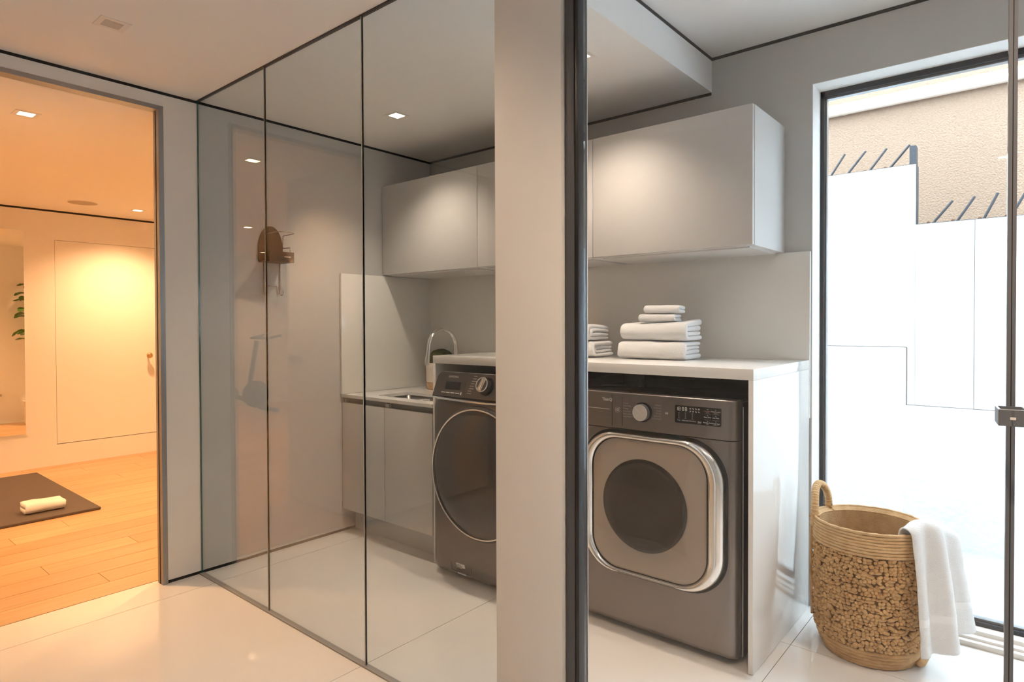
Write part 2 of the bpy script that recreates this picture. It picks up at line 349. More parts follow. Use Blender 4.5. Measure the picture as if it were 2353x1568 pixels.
for (a, b), lab in zip(rb, rl):
    bm = bmesh.new(); p0 = Vector((a[0], 1.405, a[1] - .01)); p1 = Vector((b[0], 1.405, b[1])); N = 26
    tube(bm, [p0.lerp(p1, i / N) for i in range(N + 1)], [0.0062 + (0.0011 if i % 2 else 0) for i in range(N + 1)], 8)
    r = tag(obj('rebar', bm, 'rebar', smooth=True), lab, 'rebar', 'rebar stubs on the garden wall')
    bm = bmesh.new(); bmesh.ops.create_icosphere(bm, subdivisions=1, radius=0.011); xform(bm, Matrix.Translation((a[0] - .012, 1.395, a[1] + .004))); obj('rust_blob', bm, 'rust', r, True)

# ================================================================== LAMPS
def downlight(x, y, z, label, colour=None, power=0, emit='lamp_soft', ang=0.0, half=0.05, spot=135):
    t = thing('recessed_light', (x, y, z), label, 'ceiling light', 'square recessed ceiling lights')
    bm = bmesh.new(); a, b = half, half * .62
    for d in ((-a, a, -a, -b), (-a, a, b, a), (-a, -b, -b, b), (b, a, -b, b)): box(bm, d[0], d[1], d[2], d[3], -.002, .0)
    mm = Matrix.Translation((x, y, z)) @ Matrix.Rotation(ang, 4, 'Z'); xform(bm, mm); obj('frame', bm, 'lamp_trim', t)
    bm = bmesh.new(); box(bm, -b, b, -b, b, -.0012, .0)
    xform(bm, mm); obj('diffuser', bm, emit if power else 'lamp_inner', t)
    if not power:
        bm = bmesh.new(); box(bm, -b * .05, b, -b * .62, -b * .55, -.0016, -.001); xform(bm, mm @ Matrix.Rotation(math.radians(90), 4, 'Z')); obj('louvre', bm, 'frame_grey', t)
    if power:
        l = bpy.data.lights.new('lamp', 'SPOT'); l.energy = power; l.color = colour; l.spot_size = math.radians(spot); l.spot_blend = 0.9; l.shadow_soft_size = 0.03
        o = bpy.data.objects.new('lamp', l); C.objects.link(o); o.location = (x, y, z - .006); adopt(o, t)
    return t
downlight(0.585, -2.112, H, 'unlit square recessed light in the hall ceiling')
downlight(0.588, -0.772, H, 'lit recessed light seen through the middle glass over the sink', SOFTW, 54, spot=112)
downlight(1.748, -0.760, H, 'recessed light beside the black door frame above the dryer', SOFTW, 58, spot=112)
downlight(1.748, -2.112, H, 'added unseen fill light in the hall ceiling above the white pier', HALL, 22)  # added out of view to brighten the pier and the hall
downlight(3.03, -2.112, H, 'added unseen fill light in the hall ceiling in front of the glass door', HALL, 85)  # added fill, throws frontal light through the door onto the splashback
downlight(3.75, -0.85, H2, 'added unseen fill light in the high ceiling in front of the window', SOFT, 70)  # out-of-view fill added to lift the laundry back wall and ceiling
downlight(-0.545, -2.126, HG, 'lit recessed light just inside the gym doorway', WARM, 150, 'lamp_warm')
downlight(-2.95, -0.80, HG, 'small lit recessed light near the closet door in the gym', WARM, 170, 'lamp_warm')
downlight(-1.05, -0.25, HG, 'added gym fill light out of sight above the fig plant', WARM, 289, 'lamp_warm')  # added out of view so the far gym wall is lit from the front
downlight(-3.15, -3.43, HG, 'lit gym ceiling light mirrored in the first glass pane', WARM, 221, 'lamp_warm')
downlight(-3.10, -4.70, HG, 'lit gym ceiling light mirrored low in the second glass pane', WARM, 221, 'lamp_warm')
downlight(-0.67, -3.02, HG, 'lit gym ceiling light mirrored high in the second glass pane', WARM, 196, 'lamp_warm')
downlight(-5.20, -4.70, HG, 'lit gym ceiling light furthest back by the exercise bike', WARM, 221, 'lamp_warm')
bm = bmesh.new(); cyl(bm, (-2.90, -1.235, HG - .002), 0.105, 0.004, 'Z', 40); sp = obj('ceiling_speaker', bm, 'speaker'); tag(sp, 'round flush speaker grille in the gym ceiling', 'speaker')
bm = bmesh.new(); cyl(bm, (-2.90, -1.235, HG - .0015), 0.112, 0.003, 'Z', 40); obj('rim', bm, 'wall_white', sp)

# ================================================================== GLASS PARTITION
def pane(x0, x1, label):
    bm = bmesh.new(); box(bm, x0, x1, YG - .004, YG + .004, .004, H - .003)
    bm.faces.ensure_lookup_table()
    for f in bm.faces: f.material_index = 0 if abs(f.normal.y) > .5 else 1
    o = obj('glass_panel', bm, ['glass', 'glass_edge']); tag(o, label, 'glass panel', 'panes of the glass partition')
    return o
p1 = pane(0.003, 0.6515, 'narrow glass pane at the grey wall, leftmost of the partition')
p2 = pane(0.6555, 1.3365, 'middle glass pane of the partition, in front of the sink cabinet')
p3 = pane(1.3410, 2.0165, 'glass pane next to the white pier, in front of the washer')
bx('sealant', (0.6515, 0.6555, YG - .0035, YG + .0038, .004, H - .003), 'sealant', p1)
bx('sealant', (1.3365, 1.3410, YG - .0035, YG + .0038, .004, H - .003), 'sealant', p2)

# ================================================================== CABINETS AND COUNTERS
CY = -0.4114; CZ0, CZ1 = 1.565, 2.128
def upper(x0, x1, label):
    t = thing('wall_cabinet', (x0, 0, CZ0), label, 'cabinet', 'handleless wall cabinets')
    bx('body', (x0 + .0005, x1 - .0005, CY + .021, -0.001, CZ0, CZ1), 'cab', t)
    bx('door', (x0 + .0015, x1 - .0015, CY, CY + .0185, CZ0 + .001, CZ1 - .001), 'cab', t, bevel=.0012)
    bx('light_rail', (x0 + .03, x1 - .03, CY + .05, -.04, CZ0 - .006, CZ0 + .0005), 'cab', t)
upper(0.004, 0.8325, 'grey wall cabinet in the corner above the sink')
upper(0.8325, 1.585, 'grey wall cabinet half hidden behind the white pier')
upper(1.585, 2.3385, 'grey wall cabinet next to the window, above the folded towels')
KY = -0.725
def lower(x0, x1, label, hinge):
    t = thing('base_cabinet', (x0, KY, 0), label, 'cabinet', 'grey sink base cabinets')
    boxes('body', [(x0, x0 + .016, KY + .022, -.002, 0.14, 0.80), (x1 - .016, x1, KY + .022, -.002, 0.14, 0.80), (x0 + .016, x1 - .016, KY + .022, -.002, 0.14, 0.156), (x0 + .016, x1 - .016, -.018, -.002, 0.156, 0.80)], 'cab', t)
    bx('door', (x0 + .0015, x1 - .0015, KY + .002, KY + .020, 0.142, 0.782), 'cab', t, bevel=.001)
    bx('plinth', (x0, x1, -0.632, -.60, 0.0, 0.14), 'cab', t)
    bx('grip_channel', (x0 + .016, x1 - .016, KY + .040, KY + .055, 0.735, 0.812), 'cab_dark', t)
lower(0.004, 0.405, 'narrow grey base cabinet at the left wall below the sink', 0)
lower(0.405, 0.798, 'grey base cabinet beside the washer below the sink', 1)
# sink top with cut-out
sx0, sx1, sy0, sy1 = 0.232, 0.735, -0.632, -0.397
t = thing('sink_counter', (0.4, -.36, 0.812), 'low off-white counter with an undermounted sink at the left wall', 'counter')
boxes('slab', [(0.002, sx0, KY, -.001, .814, .832), (sx1, 0.799, KY, -.001, .814, .832), (sx0, sx1, KY, sy0, .814, .832), (sx0, sx1, sy1, -.001, .814, .832)], 'quartz', t)
sk = thing('sink', (0.48, -.51, 0.64), 'brushed steel undermount sink basin in the low counter', 'sink')
bm = bmesh.new(); z0, z1 = 0.64, 0.8135; a = [(sx0 - .006, sy0 - .006), (sx1 + .006, sy0 - .006), (sx1 + .006, sy1 + .006), (sx0 - .006, sy1 + .006)]
vt = [bm.verts.new((x, y, z1)) for x, y in a]; vb = [bm.verts.new((x + (.012 if i in (0, 3) else -.012), y + (.012 if i < 2 else -.012), z0)) for i, (x, y) in enumerate(a)]
for i in range(4): bm.faces.new((vt[i], vt[(i + 1) % 4], vb[(i + 1) % 4], vb[i]))
bm.faces.new(vb); bmesh.ops.bevel(bm, geom=[e for e in bm.edges if not e.is_boundary], offset=.02, segments=3, affect='EDGES')
bs = obj('basin', bm, 'steel', sk, True)
md = bs.modifiers.new('thickness', 'SOLIDIFY'); md.thickness = .002
bm = bmesh.new(); cyl(bm, (0.485, -.515, .6425), .042, .003, 'Z', 32); obj('drain', bm, 'chrome', sk, True)
# splashback panels
tag(bx('splashback', (0.003, 0.019, -0.733, -0.002, 0.833, 1.557), 'splash', bevel=.001), 'off-white splashback panel on the left wall beside the sink', 'splashback', 'off-white splashback panels')
tag(bx('splashback', (0.019, 2.449, -0.018, -0.002, 0.833, 1.5640), 'splash', bevel=.001), 'long off-white splashback panel on the back wall behind the towels', 'splashback', 'off-white splashback panels')
# tall counter over washer and dryer
t = thing('laundry_counter', (1.62, -.36, 0), 'off-white waterfall counter bridging the washer and the dryer', 'counter')
bx('top', (0.800, 2.4474, -0.718, -0.0185, 1.048, 1.0876), 'quartz', t, bevel=.0012)
bx('end_panel', (2.4295, 2.4474, -0.718, -0.0190, 0.002, 1.0478), 'quartz', t, bevel=.001)
bx('end_panel', (0.800, 0.8190, -0.718, -0.0190, 0.003, 1.0478), 'quartz', t, bevel=.001)
bx('bracket', (1.605, 1.655, -0.060, -0.020, 0.80, 1.0478), 'black_steel', t)
bx('niche_shade', (0.8195, 2.429, -0.03, -0.0195, 0.02, 1.0475), 'black_steel', t)  # black sheet standing in for the unlit depth of the niche
bm = bmesh.new(); cyl(bm, (1.63, -.062, 1.034), .006, .004, 'Y', 12); obj('screw', bm, 'alu', t)

# faucet
t = thing('faucet', (0.487, -0.235, 0.832), 'chrome gooseneck faucet arching over the sink', 'faucet')
bm = bmesh.new(); fr = 0.112; fy = -0.235; zc = 1.107
pts = [(0.487, fy, 0.84), (0.487, fy, 1.0)] + [(0.487, fy - fr + fr * math.cos(math.radians(a)), zc + fr * math.sin(math.radians(a))) for a in range(0, 176, 8)]
pts += [(0.487, fy - 2 * fr - .004, 1.085), (0.487, fy - 2 * fr - .010, 1.055)]
tube(bm, pts, 0.0125, 16); obj('neck', bm, 'chrome', t, True)
bm = bmesh.new(); tube(bm, [(0.487, fy - 2 * fr - .009, 1.058), (0.487, fy - 2 * fr - .016, 1.01)], [0.0135, 0.0145], 16); obj('spray_head', bm, 'chrome', t, True)
bm = bmesh.new(); lathe(bm, [(.026, 0), (.026, .006), (.019, .012), (.019, .075), (.0125, .082)], (0.487, fy, .832), 24); obj('base', bm, 'chrome', t, True)
bm = bmesh.new(); tube(bm, [(0.506, fy, .885), (0.56, fy, .905)], [.008, .006], 10); obj('lever', bm, 'chrome', t, True)
# pot with moss
t = thing('moss_pot', (0.250, -0.135, 0.832), 'white ribbed pot with tan base holding a round moss ball', 'pot')
bm = bmesh.new(); prof = [(.085, .045)]; zz = .045
for i in range(7):
    prof += [(.0985, zz + .004), (.0965, zz + .012)]; zz += .014
prof += [(.0975, .150), (.088, .168), (.083, .170), (.078, .160), (.0, .158)]
lathe(bm, prof, (0.250, -0.135, .832), 48); pot = obj('body', bm, 'pot_white', t, True, 60)
bm = bmesh.new(); lathe(bm, [(.083, 0), (.090, .004), (.0955, .02), (.0968, .046)], (0.250, -0.135, .832), 48); obj('foot', bm, 'pot_tan', t, True)
bm = bmesh.new(); bmesh.ops.create_icosphere(bm, subdivisions=4, radius=.083)
for v in bm.verts: v.co *= 1 + .06 * noise.noise(v.co * 40) + .03 * noise.noise(v.co * 110)
xform(bm, Matrix.Translation((0.250, -0.135, 1.018)) @ Matrix.Diagonal((1, 1, .88, 1))); obj('moss', bm, 'moss', t, True, 0)

# ================================================================== DRYER
DX0, DX1 = 1.708, 2.394; DC = 2.051
t = thing('dryer', (DC, -.36, 0), 'graphite front-loading dryer under the counter beside the window', 'dryer')
bm = bmesh.new(); box(bm, DX0, DX1, -.668, -.06, .022, .962, .004); obj('cabinet', bm, 'black_steel', t, True, 35)
bx('top_plate', (DX0 - .001, DX1 + .001, -.672, -.06, .9625, .973), 'black_gloss', t, bevel=.004)
bx('edge_line', (DX1 - .0005, DX1 + .0012, -.6705, -.668, .03, .945), 'alu', t)
for x in (DX0 + .05, DX1 - .05):
    for y in (-.62, -.12):
        bm = bmesh.new(); cyl(bm, (x, y, .011), .02, .022, 'Z', 16); obj('foot', bm, 'black_gloss', t)
YD = -.722
def fascia(name, z0, z1, r_top, r_bot, m):
    bm = bmesh.new(); x0, x1 = DX0 + .004, DX1 - .006
    N = 28; M_ = 10; rows = []
    # rounded vertical edges: plan profile from left side round to right side
    prof = [(x0, -.668)]; rc = .034
    for k in range(M_ + 1):
        a = math.radians(180 + 90 * k / M_); prof.append((x0 + rc + rc * math.cos(a), YD + rc + rc * math.sin(a)))
    for k in range(1, 9): prof.append((x0 + rc + (x1 - x0 - 2 * rc) * k / 9, YD - .004 * math.sin(math.pi * k / 9)))
    for k in range(M_ + 1):
        a = math.radians(270 + 90 * k / M_); prof.append((x1 - rc + rc * math.cos(a), YD + rc + rc * math.sin(a)))
    prof.append((x1, -.668))
    steps = []
    for k in range(7): a = math.pi / 2 * k / 6; steps.append((z0 + r_bot * (1 - math.sin(a)), r_bot * (1 - math.cos(a)) if False else 0))
    zs = []
    for k in range(7): a = math.pi / 2 * k / 6; zs.append((z0 + r_bot * (1 - math.cos(a)), r_bot * (1 - math.sin(a))))
    for k in range(7): a = math.pi / 2 * k / 6; zs.append((z1 - r_top + r_top * math.sin(a), r_top * (1 - math.cos(a))))
    cx = (x0 + x1) / 2
    for z, ins in zs:
        row = []
        for x, y in prof:
            depth = (y + .668) / (YD + .668)
            xx = x - math.copysign(min(ins * .25, abs(x - cx)), x - cx)
            row.append(bm.verts.new((xx, y + ins * max(0, depth), z)))
        rows.append(row)
    for A, B in zip(rows, rows[1:]):
        for k in range(len(A) - 1): bm.faces.new((A[k], A[k + 1], B[k + 1], B[k]))
    bm.faces.new(rows[0]); bm.faces.new(rows[-1][::-1])
    return obj(name, bm, m, t, True, 50)
fascia('front_panel', .024, .8225, .003, .028, 'graphite')
cp = fascia('control_panel', .8245, .9715, .007, .003, 'graphite')
YC = YD - .0045
bx('seam', (1.8782, 1.8798, YC - .0003, YC + .01, .832, .963), 'seal', cp)
bx('seam', (1.926, 1.9266, YC - .0002, YC + .01, .836, .955), 'seal', cp)
bx('drawer_line', (1.735, 1.865, YC - .0005, YC + .01, .8985, .9), 'print_dim', cp)
text('logo', 'ThinQ', .0185, (1.832, YC - .0004, .9390), 'print', cp)
# programme dial
bm = bmesh.new(); cyl(bm, (2.021, YC - .004, .9005), .0385, .010, 'Y', 48); obj('dial_ring', bm, 'black_gloss', cp, True)
bm = bmesh.new(); cyl(bm, (2.021, YC - .017, .9005), .0335, .022, 'Y', 48); db = obj('dial', bm, 'frame_dark', cp, True)
bm = bmesh.new()
loops_y(bm, [([(2.021 + r * math.cos(2 * math.pi * k / 48), .9005 + r * math.sin(2 * math.pi * k / 48)) for k in range(48)], y) for r, y in ((.0330, YC - .0275), (.0320, YC - .0285), (.0005, YC - .0287))], cap1=True)
obj('dial_cap', bm, 'knob_metal', db, True)
for k in range(4):
    bm = bmesh.new(); box(bm, .002, .030, -.0002, .0002, -.0004, .0004); xform(bm, Matrix.Translation((2.021, YC - .0288, .9005)) @ Matrix.Rotation(math.radians(45 + 90 * k), 4, 'Y')); obj('dial_sheen', bm, 'label_white', db)  # white bars painting the conical metal sheen onto the dial cap
bm = bmesh.new(); tube(bm, [(1.906 + .0105 * math.cos(2 * math.pi * k / 24), YC - .0003, .9005 + .0105 * math.sin(2 * math.pi * k / 24)) for k in range(24)], .0007, 6, closed=True); obj('power_button', bm, 'print_dim', cp)
bm = bmesh.new(); tube(bm, [(1.906 + .004 * math.cos(2 * math.pi * k / 16), YC - .0003, .9005 + .004 * math.sin(2 * math.pi * k / 16)) for k in range(16)], .0008, 6, closed=True); obj('power_icon', bm, 'print', cp)
for i, (s, c) in enumerate([('Sanitary', 'print_red'), ('Normal', 'print_dim'), ('Heavy Duty', 'print_dim'), ('Bedding', 'print_dim'), ('Perm. Press', 'print_dim'), ('Steam Sanitary\u2122', 'print_dim'), ('Steam Fresh\u2122', 'print_dim')]):
    text('programme_text', s, .0076, (1.930, YC - .0003, .9405 - i * .0107), c, cp)
for i, s in enumerate(['Delicates', 'Small Load', 'Towels', 'Air Dry', 'Speed Dry', 'Downloaded']):
    text('programme_text', s, .0076, (2.099, YC - .0003, .9325 - i * .0107), 'print_dim', cp, 'RIGHT')
bm = bmesh.new(); v = [bm.verts.new((2.1165 + x, YC - .0004, .9045 + z)) for x, z in ((0, -.0045), (.006, 0), (0, .0045))]; bm.faces.new(v)
for a in (.0068, .0090): box(bm, 2.1165 + a, 2.1165 + a + .0012, YC - .0005, YC, .9000, .9090)
obj('start_icon', bm, 'print', cp)
# display
bm = bmesh.new(); R0 = rrect(2.156, 2.334, .8735, .9400, .004, 4); loops_y(bm, [(R0, YC + .004), (R0, YC - .0012)], cap1=True); dp = obj('display', bm, 'display', cp)
YT = YC - .0015
def seg7(x, z, h):
    bm = bmesh.new(); w_ = h * .5; s = h * .055
    for d in ((0, w_, -s, s), (0, w_, h / 2 - s, h / 2 + s), (0, w_, h - s, h + s)): box(bm, x + d[0], x + d[1], YT - .0002, YT, z + d[2], z + d[3])
    for xx in (0, w_):
        for zz in (0, h / 2): box(bm, x + xx - s, x + xx + s, YT - .0002, YT, z + zz + s, z + zz + h / 2 - s)
    return bm
bm = bmesh.new(); box(bm, 2.1665, 2.1680, YT - .0002, YT, .921, .934); obj('digit', bm, 'print', dp)
for x in (2.171, 2.1855, 2.1975): obj('digit', seg7(x, .9210, .0125), 'print', dp)
for i in range(4):
    for j in range(2):
        bm = bmesh.new(); x, z = 2.2175 + i * .0112, .9305 - j * .0105
        tube(bm, [(x + .0025 * math.cos(2 * math.pi * k / 6 + i), YT - .0001, z + .0025 * math.sin(2 * math.pi * k / 6 + j)) for k in range(6)], .0005, 4, closed=True); obj('icon', bm, 'print', dp)
for i, x in enumerate((2.172, 2.1985, 2.2255)):
    for j in range(5):
        bm = bmesh.new(); wd = .003 if j in (0, 4) else .0009; box(bm, x - wd, x + wd, YT - .0002, YT, .9115 - j * .005, .9128 - j * .005); obj('level_mark', bm, 'print_dim' if j in (0, 4) else 'print', dp)
for s, x, c in (('Temp', 2.1715, 'print_cyan'), ('| Dry Level |', 2.1985, 'print'), ('Time Dry |', 2.227, 'print')): text('key_text', s, .0058, (x, YT, .8840), c, dp, 'CENTER')
text('key_text', 'Signal', .0064, (2.2535, YT, .8838), 'print', dp, 'CENTER'); text('key_text', 'Remote', .0046, (2.2535, YT, .8788), 'print_dim', dp, 'CENTER')
for s, s2, x, z, c in (('TurboSteam', 'Custom', 2.2845, .9265, 'print_red'), ('Damp Dry Signal', 'Rack Dry', 2.3155, .9265, 'print'), ('More Time', '', 2.2845, .9040, 'print'), ('Less Time', '', 2.3155, .9040, 'print'), ('Wrinkle Care', 'Wi-Fi', 2.2845, .8835, 'print'), ('Energy Saver', 'Control Lock', 2.3155, .8835, 'print')):
    text('key_text', s, .0050 if len(s) > 12 else .0060, (x, YT, z), c, dp, 'CENTER')
    if s2: text('key_text', s2, .0040, (x, YT, z - .0055), 'print_dim', dp, 'CENTER')
    bm = bmesh.new(); box(bm, x - .002, x + .002, YT - .0002, YT, z + .0058, z + .0070); obj('key_mark', bm, 'print', dp)
for x in (2.2845, 2.3155):
    for z in (.9165, .8945):
        bm = bmesh.new(); box(bm, x - .013, x + .013, YT - .0002, YT, z, z + .0005); obj('key_line', bm, 'print_dim', dp)
# door: chrome squircle ring, smoked glass, dark porthole
dx0, dx1, dz0, dz1 = 1.748, 2.350, .246, .8120
bm = bmesh.new(); loops_y(bm, [(rrect(dx0 - .010, dx1 + .010, dz0 - .010, dz1 + .010, .158, 14), YD + .01), (rrect(dx0 - .010, dx1 + .010, dz0 - .010, dz1 + .010, .158, 14), YD - .006), (rrect(dx0 + .02, dx1 - .02, dz0 + .02, dz1 - .02, .13, 14), YD - .0062)], cap1=True)
obj('door_gasket', bm, 'black_gloss', t, True, 40)
bm = bmesh.new()
ix0, ix1, iz0, iz1 = 1.797, 2.292, .262, .790
def ring(f, y, r): return (rrect2(dx0 + (ix0 - dx0) * f, dx1 + (ix1 - dx1) * f, dz0 + (iz0 - dz0) * f, dz1 + (iz1 - dz1) * f, r), y)
loops_y(bm, [ring(0, YD - .004, .150), ring(.0, YD - .018, .150), ring(.05, YD - .026, .148), ring(.18, YD - .0325, .145), ring(.45, YD - .036, .138), ring(.75, YD - .034, .130), ring(.93, YD - .028, .125), ring(1.0, YD - .020, .122), ring(1.04, YD - .006, .122)])
dr = obj('door', bm, 'pale_chrome', t, True, 60)
bm = bmesh.new(); loops_y(bm, [ring(1.0, YD - .021, .122), ring(1.0, YD - .0235, .122), ring(1.06, YD - .0235, .12), ring(1.06, YD - .020, .12)]); obj('glass_trim', bm, 'black_gloss', dr, True, 40)
bm = bmesh.new(); P0 = ring(1.03, YD - .021, .12)[0]
cxx, czz = (ix0 + ix1) / 2, (iz0 + iz1) / 2
loops_y(bm, [([(cxx + (x - cxx) * s, czz + (z - czz) * s) for x, z in P0], YD - .021 - .020 * (1 - s ** 2.4)) for s in (1, .97, .92, .85, .75, .62, .48, .34, .2, .08, .01)], cap1=True); obj('door_glass', bm, 'glass_smoke', dr, True, 0)
bm = bmesh.new(); NS = len(P0)
pc = (2.025, .530)
def circ(r, c=pc): return [(c[0] + r * math.cos(math.atan2(z - czz, x - cxx)), c[1] + r * math.sin(math.atan2(z - czz, x - cxx))) for x, z in P0]
loops_y(bm, [(P0, YD - .0195), ([(cxx + (x - cxx) * .93, czz + (z - czz) * .93) for x, z in P0], YD - .0185), (circ(.192), YD - .0165), (circ(.183), YD - .012)]); obj('liner_reflection', bm, 'liner_reflection', dr, True, 50)
bm = bmesh.new(); loops_y(bm, [(circ(.184), YD - .012), (circ(.179), YD - .018), (circ(.170), YD - .020), (circ(.164), YD - .015), (circ(.15), YD - .0095), (circ(.08), YD - .0080), (circ(.004), YD - .0076)], cap1=True); obj('porthole', bm, 'drum_dark', dr, True, 0)

# ================================================================== WASHER
WXa, WXb = 0.862, 1.548; WC = 1.208
t = thing('washer', (WC, -.4, 0), 'dark grey front-loading washer behind the glass beside the sink', 'washer')
bm = bmesh.new(); box(bm, WXa, WXb, -.70, -.06, .02, .985, .006); obj('cabinet', bm, 'washer_grey', t, True, 35)
for x in (WXa + .06, WXb - .06):
    for y in (-.66, -.12):
        bm = bmesh.new(); cyl(bm, (x, y, .01), .02, .02, 'Z', 16); obj('foot', bm, 'black_gloss', t)
bm = bmesh.new(); loops_y(bm, [(rrect(WXa, WXb, .012, .872, .035, 8), -.70), (rrect(WXa, WXb, .012, .872, .035, 8), -.745), (rrect(WXa + .008, WXb - .008, .020, .872, .04, 8), -.772), (rrect(WXa + .028, WXb - .028, .040, .870, .05, 8), -.790), (rrect(WXa + .07, WXb - .07, .085, .866, .06, 8), -.797), (rrect(WXa + .2, WXb - .2, .25, .70, .08, 8), -.800)], cap1=True)
obj('front_panel', bm, 'washer_grey', t, True, 45)
# slanted control panel
PA, PB = (-.786, .890), (-.742, 1.012)
def pp_(x, s, o=0.0):   # point on the sloped panel; s 0..1 upwards, o outwards
    d = Vector((0, PB[0] - PA[0], PB[1] - PA[1])); nn = Vector((0, -(PB[1] - PA[1]), (PB[0] - PA[0]))).normalized()
    return Vector((x, PA[0], PA[1])) + d * s + nn * o
bm = bmesh.new(); O = rrect(WXa + .012, WXb - .012, 0, 1, .02, 1)
def panel_loop(ins, o): return [pp_(x, z, o) for x, z in ((WXa + .004 + ins, 0 + ins * 4), (WXb - .004 - ins, 0 + ins * 4), (WXb - .010 - ins, .80), (WXb - .03 - ins, 1 - ins * 3), (WXa + .03 + ins, 1 - ins * 3), (WXa + .010 + ins, .80))]
rs = [[bm.verts.new(Vector((v.x, -.69, v.z - .004))) for v in panel_loop(0, 0)], [bm.verts.new(v) for v in panel_loop(0, -.002)], [bm.verts.new(v) for v in panel_loop(.006, .004)]]
for A, B in zip(rs, rs[1:]):
    for k in range(6): bm.faces.new((A[k], A[(k + 1) % 6], B[(k + 1) % 6], B[k]))
bm.faces.new(rs[-1]); bm.faces.new(rs[0])
wp = obj('control_panel', bm, 'washer_panel', t, True, 25)
bm = bmesh.new(); tube(bm, [pp_(WXa + .012, .1, .002), pp_(WXa + .016, .80, .002), pp_(WXa + .034, .985, .002), pp_(WXb - .034, .985, .002), pp_(WXb - .016, .8, .002)], .0012, 6); obj('bright_edge', bm, 'alu', wp)
bm = bmesh.new(); tube(bm, [(WXa + .004, -.775, .886), (WXa + .06, -.796, .8825), (WC, -.803, .879), (WXb - .06, -.796, .8825), (WXb - .004, -.775, .886)], .0065, 12); obj('chrome_strip', bm, 'pale_chrome', t, True)
rotp = Matrix.Rotation(math.atan2(PB[1] - PA[1], PB[0] - PA[0]), 4, 'X')
def onpanel(name, x0, x1, s0, s1, m, par=wp, o=.0042, th=.0006):
    bm = bmesh.new(); vs_ = [bm.verts.new(pp_(x, s, o)) for x, s in ((x0, s0), (x1, s0), (x1, s1), (x0, s1))]; vt_ = [bm.verts.new(pp_(x, s, o + th)) for x, s in ((x0, s0), (x1, s0), (x1, s1), (x0, s1))]
    bm.faces.new(vt_)
    for k in range(4): bm.faces.new((vs_[k], vs_[(k + 1) % 4], vt_[(k + 1) % 4], vt_[k]))
    return obj(name, bm, m, par)
text('logo', 'SAMSUNG', .0150, pp_(.992, .80, .0045), 'print_dim', wp, 'CENTER', rotp)
onpanel('drawer_window', .950, 1.052, .30, .60, 'display'); onpanel('drawer_seam', 1.082, 1.0832, .06, .95, 'seal')
for i in range(4): onpanel('drawer_print', .930 + i * .033, .957 + i * .033, .16, .185, 'print')
onpanel('drawer_badge', 1.064, 1.070, .12, .22, 'print')
for i in range(8): onpanel('programme_mark', 1.128 - i * .003, 1.150 - i * .003 + .004 * (i % 3), .86 - i * .095, .88 - i * .095, 'print_dim'); onpanel('programme_mark', 1.290 + i * .002, 1.312 + i * .002, .86 - i * .095, .88 - i * .095, 'print_dim')
kc = pp_(1.222, .52, .004); mk = Matrix.Translation(kc) @ rotp
bm = bmesh.new(); q = bmesh.ops.create_cone(bm, cap_ends=True, segments=40, radius1=.046, radius2=.042, depth=.010); xform(bm, mk @ Matrix.Translation((0, 0, .004))); ko = obj('dial', bm, 'black_gloss', wp, True)
bm = bmesh.new(); bmesh.ops.create_cone(bm, cap_ends=True, segments=40, radius1=.036, radius2=.033, depth=.028); xform(bm, mk @ Matrix.Translation((0, 0, .022))); obj('dial_body', bm, 'washer_panel', ko, True)
bm = bmesh.new(); tube(bm, [mk @ Vector((.0335 * math.cos(2 * math.pi * k / 40), .0335 * math.sin(2 * math.pi * k / 40), .036)) for k in range(40)], .0028, 8, closed=True); obj('dial_rim', bm, 'pale_chrome', ko, True)
bm = bmesh.new(); box(bm, -.013, .013, -.030, .030, .034, .041, .004); xform(bm, mk @ Matrix.Rotation(math.radians(-18), 4, 'Z')); obj('dial_grip', bm, 'pale_chrome', ko, True)
# door
DCz, DR = .545, .303
def wring(rad, y): return [(WC + rad * math.cos(2 * math.pi * k / 72), DCz + rad * math.sin(2 * math.pi * k / 72)) for k in range(72)], y
bm = bmesh.new(); loops_y(bm, [wring(DR + .016, -.790), wring(DR + .014, -.812), wring(DR + .004, -.820), wring(DR - .004, -.820), wring(DR - .01, -.812)]); wd = obj('door', bm, 'washer_panel', t, True, 60)
bm = bmesh.new(); tube(bm, [(WC + DR * math.cos(2 * math.pi * k / 72), -.821, DCz + DR * math.sin(2 * math.pi * k / 72)) for k in range(72)], .0042, 8, closed=True); obj('door_ring', bm, 'pale_chrome', wd, True, 0)
bm = bmesh.new(); loops_y(bm, [wring(DR - .004, -.815), wring(DR * .9, -.829), wring(DR * .75, -.840), wring(DR * .5, -.849), wring(DR * .25, -.853), wring(.004, -.854)], cap1=True); obj('door_cover', bm, 'washer_panel', wd, True, 0)
# filter flap and label
bm = bmesh.new(); tube(bm, [(x, -.797 + .012 * max(0, (.09 - z) / .09) ** 2, z) for x, z in rrect(1.010, 1.145, .045, .150, .014, 4)], .0011, 5, closed=True); fp = obj('filter_flap', bm, 'seal', t)
bm = bmesh.new(); Rl = rrect(1.045, 1.104, .030, .088, .004, 3)
vv = [bm.verts.new((x, -.7985 + .030 * max(0, (.088 - z) / .088) ** 2, z)) for x, z in Rl]; bm.faces.new(vv); la = obj('warning_label', bm, 'label_white', t)
for i in range(5):
    z = .081 - i * .0065; bm = bmesh.new(); y = -.7992 + .030 * max(0, (.088 - z) / .088) ** 2
    box(bm, 1.049, 1.080 + .012 * ((i * 7) % 3) / 2, y - .0002, y, z - .0012, z + .0012); obj('label_line', bm, 'label_ink', la)
bm = bmesh.new(); box(bm, 1.080, 1.101, -.7845, -.7835, .035, .039); obj('label_line', bm, 'label_red', la)

